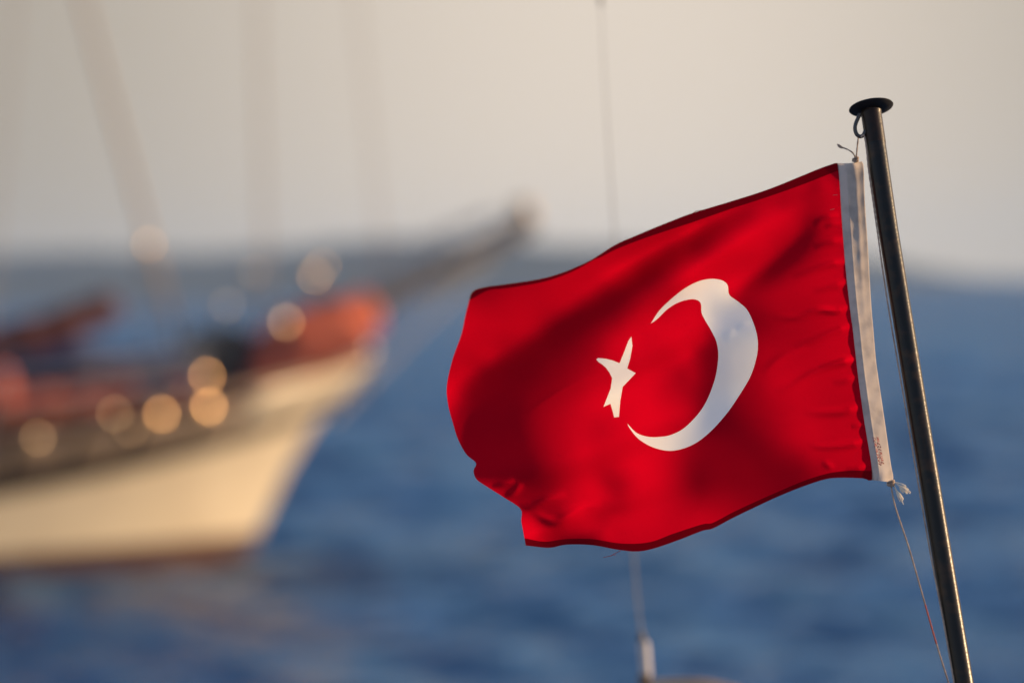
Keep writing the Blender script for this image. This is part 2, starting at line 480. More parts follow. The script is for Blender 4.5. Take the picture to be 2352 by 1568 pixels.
# how strongly each stretch of cloth faces the low sun behind it (0 turned away .. 1 square on)
def frame(x0, y0, k): return lambda x, y: (x0 + k * x, y0 + k * y)
FACE = []
for f, txt in (
 (frame(1015.9, 617.8, .2407), """300 300 75 400 400 78 600 480 90 800 380 95 1000 230 97 1200 120 97 1400 20 95 300 230 55 600 220 75 900 150 85 500 560 97 350 650 95 700 600 85 200 800 98
  350 780 100 450 800 90 100 1000 95 200 950 95 80 1150 95 120 1250 80 60 1300 85 1000 480 50 850 580 65 1200 350 60 1400 220 65 1600 100 70 1750 30 60
  1750 100 25 1600 200 18 1450 330 15 1300 430 10 1150 530 8 1000 630 10 850 720 12 700 810 15 550 880 18 400 960 22 300 1060 30 220 1180 35 170 1320 35
  1950 60 12 1850 150 18 1700 260 15 1550 400 15 1400 520 15 1250 640 10 1100 740 8 950 820 10 800 900 10 700 1000 12 550 1050 18 400 1150 22 300 1300 20 250 1450 22
  800 1100 15 650 1200 12 500 1300 10 700 1350 10 550 1450 2 500 1550 0 400 1500 12 1950 330 60 1850 430 60 1700 540 50 1600 600 50 1500 640 35 1400 700 30 1300 790 28
  1200 880 28 1050 950 25 900 1080 20 1950 450 90 1800 560 85 1650 680 75 1550 740 60 1450 800 45 1350 900 42 1250 980 40 1150 1060 32 1000 1150 28 1550 880 65
  1650 780 80 1750 650 85 1800 900 75 1400 960 50 1300 1060 48 1400 1120 75 1250 1180 62 1100 1260 52 950 1360 42 1500 1150 88 1350 1250 75 1200 1350 62 1050 1450 50
  900 1500 35 1450 1350 88 1550 1250 90 1350 1500 75 1500 1500 65 1480 1400 75 1750 1100 90 1850 900 85 1900 1050 90 1950 1300 97 1800 1300 92 1950 650 72 1900 750 80 1950 850 85"""),
 (frame(1015.9, 995.3, .2043), """700 100 2 800 250 4 600 250 10 400 150 15 250 120 22 400 350 5 700 350 5 600 450 6 850 400 6 480 480 10 1000 150 20 1150 250 35 950 450 12 1100 400 25 1300 200 55
  1300 400 50 1450 150 65 1500 350 75 1600 150 88 1620 350 85 1700 120 75 1680 60 70 1750 250 78 1850 150 80 1850 300 82 2000 150 85 2200 250 97 2250 400 95 2050 350 88
  1800 430 65 1850 500 50 1950 600 50 2000 700 55 1700 550 80 1750 680 95 1600 800 95 1850 720 80 2250 600 90 2150 750 85 2300 800 82 2100 900 78 1150 600 30 1200 500 35
  1000 650 30 1250 650 40 1400 600 60 1500 600 70 1350 720 55 600 610 75 640 580 20 720 640 60 760 690 20 650 680 60 850 620 35 800 740 55 950 720 40 1080 690 30
  900 810 20 1000 810 20 1100 780 22 1200 740 30 930 860 60 1050 850 65 1200 830 60 1350 800 60 1300 760 55 1000 920 45 1150 950 30 1250 930 25 1350 900 30 1250 980 12
  1150 1000 30 1350 960 35 1000 950 85 980 1000 90 1050 1100 95 1100 1180 90 1200 1100 80 1150 1040 55 1250 1020 70 1400 960 85 1550 880 90 1600 850 85 1700 760 90
  1650 830 50 1800 820 50 1900 850 55 1950 880 60 1500 980 85 1700 920 95 1850 900 90 1950 930 90 1400 1060 90 1600 1050 85 1750 1020 75 1830 970 50 1820 1060 55
  1900 1000 85 1860 1130 95 1960 1000 70 1930 1080 60 2000 1100 65 2100 1150 70 2250 1050 72 1200 1180 60 1300 1150 50 1500 1140 35 1700 1140 35 1400 1180 20 1600 1180 15 1750 1170 40"""),
 (frame(1578.8, 480.5, .2407), """100 130 85 300 70 70 450 20 60 50 230 40 150 180 35 300 120 30 450 70 35 560 30 40 20 190 85 60 320 10 150 290 12 250 240 20 350 180 28 480 140 38 600 80 42
  100 400 15 200 360 25 900 60 80 800 120 85 700 200 88 600 270 92 500 330 95 400 400 90 300 450 90 200 520 95 100 580 95 20 640 95 1000 30 70 1100 20 55 500 250 70
  380 310 55 250 430 60 120 500 65 850 200 75 750 290 75 650 370 75 550 450 72 450 520 75 350 590 80 250 630 85 1050 200 65 980 280 75 900 340 78 820 400 80 740 470 82
  650 560 82 560 630 85 480 720 90 430 780 92 1000 160 50 920 230 50 840 310 60 1200 110 15 1150 200 6 1080 300 2 1000 380 2 930 450 2 850 530 3 780 600 5 700 660 12
  620 720 25 550 790 25 500 840 25 1230 180 25 1150 330 15 1060 430 18 950 530 18 870 610 18 780 680 22 700 750 30 600 830 30 1300 150 55 1400 230 60 1250 330 50
  1150 480 42 1050 580 42 950 660 40 850 740 42 750 830 42 650 900 35 700 1050 30 1350 420 62 1450 600 65 1250 620 60 1100 720 55 1000 830 52 1300 800 65 1450 850 68
  850 950 50 1200 950 55 1000 1100 50 1300 1080 60 800 1150 40 1450 1050 68 1100 1250 50 900 1300 48 1350 1250 65 1500 1250 68 750 1350 50 1200 1400 60 1000 1400 55
  800 1500 50 1500 1450 70 100 780 90 250 700 90 200 780 75 300 850 50 420 900 35 250 1000 40 380 1000 25 550 1000 30 300 1200 30 500 1200 25 350 1400 15 600 1300 35
  550 1500 25 20 900 75 60 1000 80 100 1150 85 60 1250 97 150 1100 85 20 1350 90 120 1300 55 180 1200 60 200 1300 25 230 1400 18 150 1400 30 60 1450 60"""),
 (frame(1578.8, 789.4, .2407), """20 80 95 80 50 60 150 100 30 230 150 20 80 200 40 20 300 75 150 330 25 80 450 35 20 600 60 20 700 70 350 250 8 250 550 10 150 750 20 60 850 40 450 150 30 500 300 30
  450 450 30 550 550 35 650 450 40 500 650 30 600 700 35 400 800 20 500 850 18 250 900 24 600 950 18 350 1000 22 150 1000 24 50 1050 30 200 1100 22 400 1100 22
  100 1200 24 50 1250 25 300 1200 30 500 1150 30 600 1200 32 700 1000 20 750 1150 28 850 1100 30 900 1250 24 700 1350 28 500 1350 30 250 1350 35 100 1400 30 50 1500 45
  20 1450 50 750 50 48 850 300 68 750 250 55 1000 300 68 700 550 50 900 550 65 1100 550 72 850 750 50 1000 700 62 1200 800 70 1300 650 62 1000 900 60 900 950 42
  1100 1000 58 1200 1100 60 1050 1100 40 1400 1050 65 1100 1180 30 1250 1150 50 1500 1100 65 1400 450 65 1550 350 68 1450 150 68 1250 150 62 1050 180 60 1550 650 62 1600 850 66 1350 900 62"""),
 (frame(1475.8, 343.2, .3064), """1400 200 70 1440 195 35 1300 285 35 1380 275 80 1200 285 70 1000 350 62 1200 370 40 1050 420 42 1200 400 60 1080 500 85 300 1050 90 100 1150 75 150 1250 70 350 1350 80 450 1420 85
  1568 1000 60 200 760 15 0 720 95 100 680 92 0 940 10 100 880 10"""),
 (frame(995.3, 755., .3502), """1400 300 92 1500 450 75 1650 300 30 1700 150 50 1300 500 85 1650 1200 60 1764 1250 70 1450 1200 80 1300 1330 75 1400 1300 75 1550 1250 65 1500 1000 82 1620 950 50 1400 900 90""")):
    v = [float(q) for q in txt.split()]
    for k in range(0, len(v), 3):
        FACE.append((*f(v[k], v[k + 1]), v[k + 2] / 100))
FACE = np.array(FACE)
# thin creases: (points, height in mm, half width in pixels)
LA, LC, LD, LB = frame(1015.9, 617.8, .2407), frame(1578.8, 480.5, .2407), frame(1578.8, 789.4, .2407), frame(1015.9, 995.3, .2043)
CREASE = [(f, p, a, w) for f, p, a, w in (
 (LA, [(1500, 1020), (1350, 1062), (1150, 1150), (950, 1270), (800, 1380)], 1.0, 6),
 (LC, [(1500, 500), (1350, 530), (1150, 600), (1000, 650)], 1.7, 6), (LC, [(1530, 690), (1400, 730), (1200, 790)], 1.6, 6),
 (LC, [(1545, 930), (1420, 970), (1250, 965), (1050, 1030), (800, 1030)], 1.7, 6), (LC, [(1560, 1110), (1400, 1170), (1200, 1250), (1000, 1320)], 1.8, 7),
 (LC, [(1490, 290), (1350, 320), (1200, 370)], 1.6, 6), (LC, [(1450, 50), (1300, 90), (1200, 150)], 1.5, 6), (LC, [(1470, 130), (1380, 145), (1300, 180)], 1.2, 5),
 (LC, [(1610, 1430), (1450, 1460), (1250, 1510)], 1.4, 6), (LD, [(1590, 140), (1400, 200), (1200, 280), (1000, 400), (850, 460)], 2.0, 7),
 (LD, [(1640, 590), (1500, 640), (1250, 660), (1100, 650)], 1.8, 7), (LD, [(1690, 920), (1550, 960), (1300, 985), (1150, 960)], 1.7, 6),
 (LD, [(1150, 30), (900, 130), (700, 290)], 1.6, 8), (LD, [(1730, 1155), (1600, 1195), (1500, 1205)], 1.6, 6), (LD, [(1280, 1120), (1400, 1190)], 1.3, 6),
 (LD, [(1620, 310), (1500, 350), (1380, 370)], 1.2, 6), (LD, [(1680, 760), (1560, 790)], 1.2, 5),
 (LC, [(620, 1080), (500, 1110), (470, 1150)], 0.7, 5), (LC, [(460, 1150), (340, 1230)], 0.6, 7),
 (LB, [(560, 590), (700, 560), (820, 520)], 1.4, 5), (LB, [(700, 700), (800, 660), (900, 560)], 1.6, 6), (LB, [(850, 815), (1000, 815), (1200, 740), (1400, 680)], 2.2, 7),
 (LB, [(1000, 870), (1150, 960), (1280, 990), (1420, 930), (1600, 830), (1800, 790)], 2.4, 8))]

def face_field(X, Y):
    """thin-plate spline through the samples"""
    P = FACE[:, :2] / 300.0
    def U(d2): return np.where(d2 > 1e-12, d2 * np.log(d2 + 1e-12), 0.0)
    n = len(P)
    K = U(((P[:, None] - P[None]) ** 2).sum(-1)) + np.eye(n) * 0.012
    A = np.zeros((n + 3, n + 3)); A[:n, :n] = K
    A[:n, n] = 1; A[:n, n + 1:] = P; A[n, :n] = 1; A[n + 1:, :n] = P.T
    w = np.linalg.solve(A, np.concatenate([FACE[:, 2], np.zeros(3)]))
    Q = np.stack([X.ravel(), Y.ravel()], 1) / 300.0
    out = U(((Q[:, None] - P[None]) ** 2).sum(-1)) @ w[:n] + w[n] + Q @ w[n + 1:]
    return np.clip(out.reshape(X.shape), 0, 1)

GS = 9.0
gx = np.arange(1000, 2030 + GS, GS); gy = np.arange(352, 1296 + GS, GS)

def hoist_depth(y): return POLE_LEAN * (735 - y) / 1303.0 + 0.032

def solve_depth():
    """cloth depth (metres behind FOCUS) whose back face meets the sun as FACE says"""
    nx, ny = len(gx), len(gy)
    X, Y = np.meshgrid(gx, gy)
    G = -0.04 + 0.68 * face_field(X, Y) ** 1.3
    seam = np.array(SEAM)[::-1]
    xs = np.interp(Y, seam[:, 1], seam[:, 0])
    outl = np.array([tuple(p) for p in TOP + FLY + BOT + SEAM])
    h = GS * MMP
    # local sun in camera axes
    sx, sy, su = SUN.dot(RX), SUN.dot(_F), SUN.dot(UX)
    inn = inside(outl, X, Y)
    for _ in range(5):
        grow = inn.copy(); grow[1:] |= inn[:-1]; grow[:-1] |= inn[1:]; grow[:, 1:] |= inn[:, :-1]; grow[:, :-1] |= inn[:, 1:]; inn = grow
    inn &= X < xs + 2 * GS
    wc = np.sqrt(np.where(inn[:-1, :-1] | inn[1:, 1:], 1.0, 0.02))
    g = (G[:-1, :-1] + G[1:, 1:] + G[:-1, 1:] + G[1:, :-1]) / 4
    ca, cb, cc, cq = (-sx + su) / 2, (sx + su) / 2, (-sx - su) / 2, (sx - su) / 2
    l1, l2, l3, lh = SMOOTH, SMOOTH * 1.5, ROWS, 1.7
    hs = np.exp(-((X - xs - 2) / (1.2 * GS)) ** 2) * lh
    def A(z):
        return [wc * (ca * z[:-1, :-1] + cb * z[:-1, 1:] + cc * z[1:, :-1] + cq * z[1:, 1:]),
                l1 * (z[:, :-2] - 2 * z[:, 1:-1] + z[:, 2:]), l2 * (z[:-2] - 2 * z[1:-1] + z[2:]), l3 * (z[:-1] - z[1:]), hs * z]
    def At(r):
        z = np.zeros((ny, nx)); q = wc * r[0]
        z[:-1, :-1] += ca * q; z[:-1, 1:] += cb * q; z[1:, :-1] += cc * q; z[1:, 1:] += cq * q
        z[:, :-2] += l1 * r[1]; z[:, 1:-1] -= 2 * l1 * r[1]; z[:, 2:] += l1 * r[1]
        z[:-2] += l2 * r[2]; z[1:-1] -= 2 * l2 * r[2]; z[2:] += l2 * r[2]
        z[:-1] += l3 * r[3]; z[1:] -= l3 * r[3]
        return z + hs * r[4]
    norm = np.ones((ny, nx)); z = np.tile(hoist_depth(gy)[:, None], (1, nx)) + 0.35 * np.maximum(0, xs - X) * MMP
    for it in range(4):
        nm = (norm[:-1, :-1] + norm[1:, 1:]) / 2
        bvec = [wc * (sy - g * nm) * h, np.zeros((ny, nx - 2)), np.zeros((ny - 2, nx)), np.full((ny - 1, nx), l3 * GS * POLE_LEAN / 1303.0), hs * hoist_depth(Y)]
        r = At([b_ - a_ for a_, b_ in zip(A(z), bvec)]); p = r.copy(); rs = (r * r).sum(); r0 = rs
        for k in range(700):
            Ap = At(A(p)); al = rs / max((p * Ap).sum(), 1e-30)
            z = z + al * p; r = r - al * Ap
            rn = (r * r).sum()
            if rn < 1e-11 * r0: break
            p = r + (rn / rs) * p; rs = rn
        zu, zx = np.gradient(z, h); zu = -zu
        norm = np.sqrt(1 + np.clip(zx, -1.5, 1.5) ** 2 + np.clip(zu, -1.5, 1.5) ** 2)
    return z

SMOOTH, ROWS = 0.10, 0.05
ZG = solve_depth()

def grid_z(x, y):
    """bicubic (Catmull-Rom) read of ZG for arrays of pixels"""
    x = np.atleast_1d(np.asarray(x, float)); y = np.atleast_1d(np.asarray(y, float))
    fx = np.clip((x - gx[0]) / GS, 1, len(gx) - 3.001); fy = np.clip((y - gy[0]) / GS, 1, len(gy) - 3.001)
    ix, iy = fx.astype(int), fy.astype(int); tx, ty = fx - ix, fy - iy
    def w(t): return (-.5*t+t*t-.5*t**3, 1-2.5*t*t+1.5*t**3, .5*t+2*t*t-1.5*t**3, -.5*t*t+.5*t**3)
    wx, wy = w(tx), w(ty)
    out = 0
    for j in range(4):
        for i in range(4):
            out = out + wx[i] * wy[j] * ZG[iy - 1 + j, ix - 1 + i]
    return out

_seam = np.array(SEAM)[::-1]
PUCK = [(430, 9), (452, 8), (478, 11), (505, 9), (532, 12), (560, 10), (592, 10), (622, 14), (655, 12), (690, 11), (728, 15), (768, 13), (800, 9), (838, 14), (872, 9), (905, 13), (940, 11), (972, 9), (1000, 12), (1032, 9), (1058, 10)]
def flag_z(x, y):
    x = np.atleast_1d(np.asarray(x, float)); y = np.atleast_1d(np.asarray(y, float))
    z = grid_z(x, y)
    d = np.maximum(0, np.interp(y, _seam[:, 1], _seam[:, 0]) - x)
    pr = np.random.default_rng(4)
    for (y0, w) in PUCK:                        # small gathers where the cloth is sewn to the band
        ln, sl_, am = 40 + 80 * pr.random(), 0.22 + 0.22 * pr.random(), 0.00035 * (0.6 + 0.8 * pr.random())
        q = (y - y0 - sl_ * d + 0.0009 * d * d) / w
        z = z + am * np.exp(-d / ln) * np.exp(-q * q) * np.minimum(1, 0.3 + d / 8)
    for f, p, am, w in CREASE:
        q = np.array(spline([f(*c) for c in p], 9)); tied = f(*p[0])[0] > np.interp(f(*p[0])[1], _seam[:, 1], _seam[:, 0]) - 25
        am, w = am * (2.1 if tied else 1.5 if f is LB else 0.9), w * 1.25
        L = np.concatenate([[0], np.cumsum(np.linalg.norm(np.diff(q, axis=0), axis=1))])
        box = (x > q[:, 0].min() - 4 * w) & (x < q[:, 0].max() + 4 * w) & (y > q[:, 1].min() - 4 * w) & (y < q[:, 1].max() + 4 * w)
        if not box.any(): continue
        xx, yy = x[box], y[box]
        best = np.full(xx.shape, 1e9); pos = np.zeros(xx.shape)
        for k in range(len(q) - 1):
            d_ = q[k + 1] - q[k]; ll = (d_ ** 2).sum()
            t = np.clip(((xx - q[k, 0]) * d_[0] + (yy - q[k, 1]) * d_[1]) / ll, 0, 1)
            dd = np.hypot(xx - q[k, 0] - t * d_[0], yy - q[k, 1] - t * d_[1])
            m = dd < best
            best[m] = dd[m]; pos[m] = (L[k] + t[m] * (L[k + 1] - L[k])) / L[-1]
        fade = np.cos(np.pi / 2 * pos) ** 1.2 * np.minimum(1, 0.12 + pos * L[-1] / 28) if tied else np.sin(np.pi * np.clip(pos, 0, 1)) ** 1.2
        z[box] += am * 0.001 * fade * np.exp(-(best / w) ** 2)
    return z

def flag_pt(x, y, off=0.0):
    return [at(a, b_, FOCUS + c + off) for a, b_, c in zip(np.atleast_1d(x), np.atleast_1d(y), flag_z(x, y))]

def build_flag():
    root = tag(empty('flag', at(1990, 1105, FOCUS + hoist_depth(1105))), 'red cloth flag with a white crescent and star, blowing left from the leaning pole', 'flag')
    st = 6.0
    top, fly, bot, seam = (spline(p, st) for p in (TOP, FLY, BOT, SEAM))
    outline = top[:-1] + fly[:-1] + bot[:-1] + seam[:-1]
    hemt, hemb = spline(HEM_T, st), spline(HEM_B, st)
    # snap hem ends onto the outline
    def snap(p): return min(range(len(outline)), key=lambda i: np.linalg.norm(outline[i] - p))
    cres = spline(CRES, 4)[:-1] + spline(CRES_IN, 4)[:-1]
    star = []
    tips = [0, 4, 8, 9, 12, 17]                  # arms run straight-ish between corners
    for i in range(len(STAR)):
        a, b_ = np.array(STAR[i]), np.array(STAR[(i + 1) % len(STAR)])
        k = max(1, int(np.linalg.norm(b_ - a) / 5))
        star += [a + (b_ - a) * j / k for j in range(k)]
    V, E = [], []
    def loop(pts, closed=True):
        k = len(V); V.extend([tuple(p) for p in pts])
        for i in range(len(pts) - 1): E.append((k + i, k + i + 1))
        if closed: E.append((k + len(pts) - 1, k))
        return k
    loop(outline); loop(cres); loop(star)
    nout = len(outline)
    def hem_line(h):
        i0, i1 = snap(h[0]), snap(h[-1])
        k = len(V); V.extend([tuple(p) for p in h[1:-1]])
        ids = [i0] + list(range(k, k + len(h) - 2)) + [i1]
        for a, b_ in zip(ids[:-1], ids[1:]): E.append((a, b_))
        return i0, i1, [np.array(V[i]) for i in ids]
    t0, t1, tl = hem_line(hemt)
    b0, b1, bl = hem_line(hemb)
    cons = np.array([v for v in V])
    X, Y = np.meshgrid(np.arange(1000, 2040, st), np.arange(350, 1300, st))
    X = X + (np.arange(X.shape[0]) % 2)[:, None] * st / 2
    X, Y = X.ravel(), Y.ravel()
    ok = inside(np.array(outline), X, Y)
    X, Y = X[ok], Y[ok]
    keep = np.ones(len(X), bool)
    for i in range(0, len(X), 2000):
        dd = ((X[i:i+2000, None] - cons[None, :, 0]) ** 2 + (Y[i:i+2000, None] - cons[None, :, 1]) ** 2).min(1)
        keep[i:i+2000] = dd > 9.0
    V = [Vector(v) for v in V] + [Vector((a, b_)) for a, b_ in zip(X[keep], Y[keep])]
    vo, eo, fo, *_ = delaunay_2d_cdt(V, E, [], 0, 1e-4)
    vo = np.array([tuple(v) for v in vo]); fo = np.array([f for f in fo if len(f) == 3])
    cx, cy = vo[fo][:, :, 0].mean(1), vo[fo][:, :, 1].mean(1)
    inn = inside(np.array(outline), cx, cy)
    kc = inside(np.array(cres), cx, cy); ks = inside(np.array(star), cx, cy)
    def hem_poly(i0, i1, line):
        n = nout
        a = [outline[(i0 + k) % n] for k in range((i1 - i0) % n + 1)]
        b_ = [outline[(i1 + k) % n] for k in range((i0 - i1) % n + 1)]
        arc, ln = (a, line[::-1]) if len(a) < len(b_) else (b_, line)
        return np.array(arc + ln[1:-1])
    kt = inside(hem_poly(t0, t1, tl), cx, cy); kb = inside(hem_poly(b0, b1, bl), cx, cy)
    Z = flag_z(vo[:, 0], vo[:, 1])
    P3 = [at(x, y, FOCUS + z) for (x, y), z in zip(vo, Z)]
    # surface normals from the depth itself, so joined pieces shade as one cloth
    e = 1.5
    zx = (flag_z(vo[:, 0] + e, vo[:, 1]) - flag_z(vo[:, 0] - e, vo[:, 1])) / (2 * e * MMP)
    zu = (flag_z(vo[:, 0], vo[:, 1] - e) - flag_z(vo[:, 0], vo[:, 1] + e)) / (2 * e * MMP)
    inv = WM(root).inverted()
    def piece(name, sel, m):
        f = fo[sel]
        ids, re = np.unique(f, return_inverse=True)
        f = re.reshape(f.shape)
        vs = [inv @ P3[i] for i in ids]
        p, q, r_ = vs[f[0][0]], vs[f[0][1]], vs[f[0][2]]
        if (q - p).cross(r_ - p).dot(_F) > 0: f = f[:, ::-1]
        o = link(name, vs, f.tolist(), m, root)
        nr = [(RX * float(zx[i]) - _F + UX * float(zu[i])).normalized() for i in ids]
        o.data.normals_split_custom_set_from_vertices([tuple(v) for v in nr])
        return o
    piece('cloth', inn & ~kc & ~ks & ~kt & ~kb, M['red'])
    piece('hem', inn & kt, M['hem'])
    piece('hem', inn & kb, M['hem'])
    piece('crescent', inn & kc, M['white'])
    piece('star', inn & ks, M['white'])

    # hoist band: canvas sleeve, flat along the seam and rounded over a rope at the outer edge
    SE = spline(SEAM, 6)[::-1]
    OUT = spline([(1979, 371), (1983, 386), (1986, 466), (1992, 558), (2000, 696), (2005, 755), (2010.5, 821), (2015.5, 860), (2031, 965), (2045, 1063), (2050.5, 1091), (2050.5, 1107)], 6)
    n, k = 120, 22
    V, F = [], []
    def resample(c, n):
        c = np.array(c); d = np.concatenate([[0], np.cumsum(np.linalg.norm(np.diff(c, axis=0), axis=1))])
        s = np.linspace(0, d[-1], n); return np.stack([np.interp(s, d, c[:, 0]), np.interp(s, d, c[:, 1])], 1)
    SE, OUT = resample(SE, n), resample(OUT, n)
    BP = np.zeros((n, k + 1, 3))
    for i in range(n):
        v = i / (n - 1)
        zl = float(flag_z(SE[i, 0], SE[i, 1])[0]) - 0.0006
        for j in range(k + 1):
            w = j / k
            p = SE[i] * (1 - w) + OUT[i] * w
            u = max(0.0, (w - 0.40) / 0.60)
            a_ = 0.35 + 0.65 * min(1, max(0, (v - .06) / .30))
            crown = -0.0050 * (w / .30 if w < .30 else 1 - 2.0 * a_ * (w - .30) / .70)
            lip = crown - 0.0007 * math.exp(-((w - 0.33) / 0.03) ** 2)
            rope = -0.0012 * math.exp(-((w - 0.66 - .02 * math.sin(v * 9)) / 0.10) ** 2) * math.exp(-((v - .15) / .25) ** 2)
            roll_ = 0.0
            wr = 0.0005 * math.sin(23 * v + 5 * w) * math.sin(61 * v + 3 * w)
            pin = 0.004 * (math.exp(-v / .03) + math.exp(-(1 - v) / .03)) * math.cos(6.28 * w)
            BP[i, j] = (p[0], p[1] + (2.0 * math.sin(math.pi * w) if i == 0 else 0), zl + lip + rope + roll_ + wr + pin)
    for i in range(n):
        for j in range(k + 1):
            V.append(inv @ at(BP[i, j, 0], BP[i, j, 1], FOCUS + BP[i, j, 2]))
    for i in range(n):                            # back layer of the sleeve
        for j in range(k + 1):
            w = j / k
            zb = BP[i, 0, 2] * (1 - w) + BP[i, k, 2] * w + min(0.0012, 0.0022 * w)
            if j in (0, k): zb = BP[i, j, 2] + (0.0002 if j == 0 else 0.0008)
            V.append(inv @ at(BP[i, j, 0], BP[i, j, 1], FOCUS + zb))
    o2 = n * (k + 1)
    for i in range(n - 1):
        for j in range(k):
            a = i * (k + 1) + j
            F.append((a, a + k + 1, a + k + 2, a + 1))
            F.append((o2 + a, o2 + a + 1, o2 + a + k + 2, o2 + a + k + 1))
        a = i * (k + 1) + k
        F.append((a, a + k + 1, o2 + a + k + 1, o2 + a))
        a = i * (k + 1)
        F.append((a, o2 + a, o2 + a + k + 1, a + k + 1))
    link('hoist_band', V, F, M['canvas'], root)
    # faded red stamp near the foot of the band
    def band_pt(v, w, off):
        fi = v * (n - 1); i = min(int(fi), n - 2); t = fi - i
        fj = w * k; j = min(int(fj), k - 1); s = fj - j
        q = (BP[i, j] * (1 - t) * (1 - s) + BP[i + 1, j] * t * (1 - s) + BP[i, j + 1] * (1 - t) * s + BP[i + 1, j + 1] * t * s)
        return inv @ at(q[0], q[1], FOCUS + q[2] - off)
    b = MB(); rs = random.Random(5)
    for kx in range(2):
        v = 0.862
        while v < 0.945:
            hgt = 0.0045 + rs.random() * 0.004
            w0 = 0.30 + 0.17 * kx + 0.9 * (v - 0.862)
            segs = [((0, 0), (0, 1)), ((0, 0), (1, 0)), ((0, .5), (1, .5)), ((0, 1), (1, 1)), ((1, 0), (1, 1)), ((0, 0), (1, 1))]
            for (a0, b0), (a1, b1) in rs.sample(segs, 3):
                wa, wb = w0 + .12 * a0, w0 + .12 * a1
                va, vb = v + hgt * b0, v + hgt * b1
                p, q = Vector(band_pt(va, wa, .0003)), Vector(band_pt(vb, wb, .0003))
                dd = (q - p).normalized().cross(_F) * 0.00035
                b.add([p - dd, p + dd, q + dd, q - dd], [(0, 1, 2, 3)])
            v += hgt + 0.0025
    me = link('stamp', b.v, b.f, mat('stamp_ink', (0.42, 0.10, 0.10), 0.9), root)
    # stray threads
    thr = mat('red_thread', (0.40, 0.03, 0.02), 0.9)
    for pts in ([(1592, 489), (1598, 485), (1606, 483.5), (1614, 483)], [(1425, 1264), (1412, 1270), (1400, 1276), (1385, 1279)], [(1402, 1276), (1408, 1273), (1414, 1274)]):
        b = MB()
        zz = [float(flag_z(min(max(x, 1030), 1990), min(max(y, 380), 1255))[0]) for x, y in pts]
        b.tube(spline([tuple(at(x, y, FOCUS + z_)) for (x, y), z_ in zip(pts, zz)], 0.001), 0.00028, 6)
        b.build('loose_thread', thr, root)
    for (x, y) in ((1912, 447), (1906, 480)):
        b = MB()
        b.tube([at(x, y + 2, FOCUS + float(flag_z(x, y)[0]) - .001), at(x + 10, y, FOCUS + float(flag_z(x + 10, y)[0]) - .0012)], 0.0002, 6)
        b.build('loose_thread', M['cord'], root)
    return root
flag_root = build_flag()

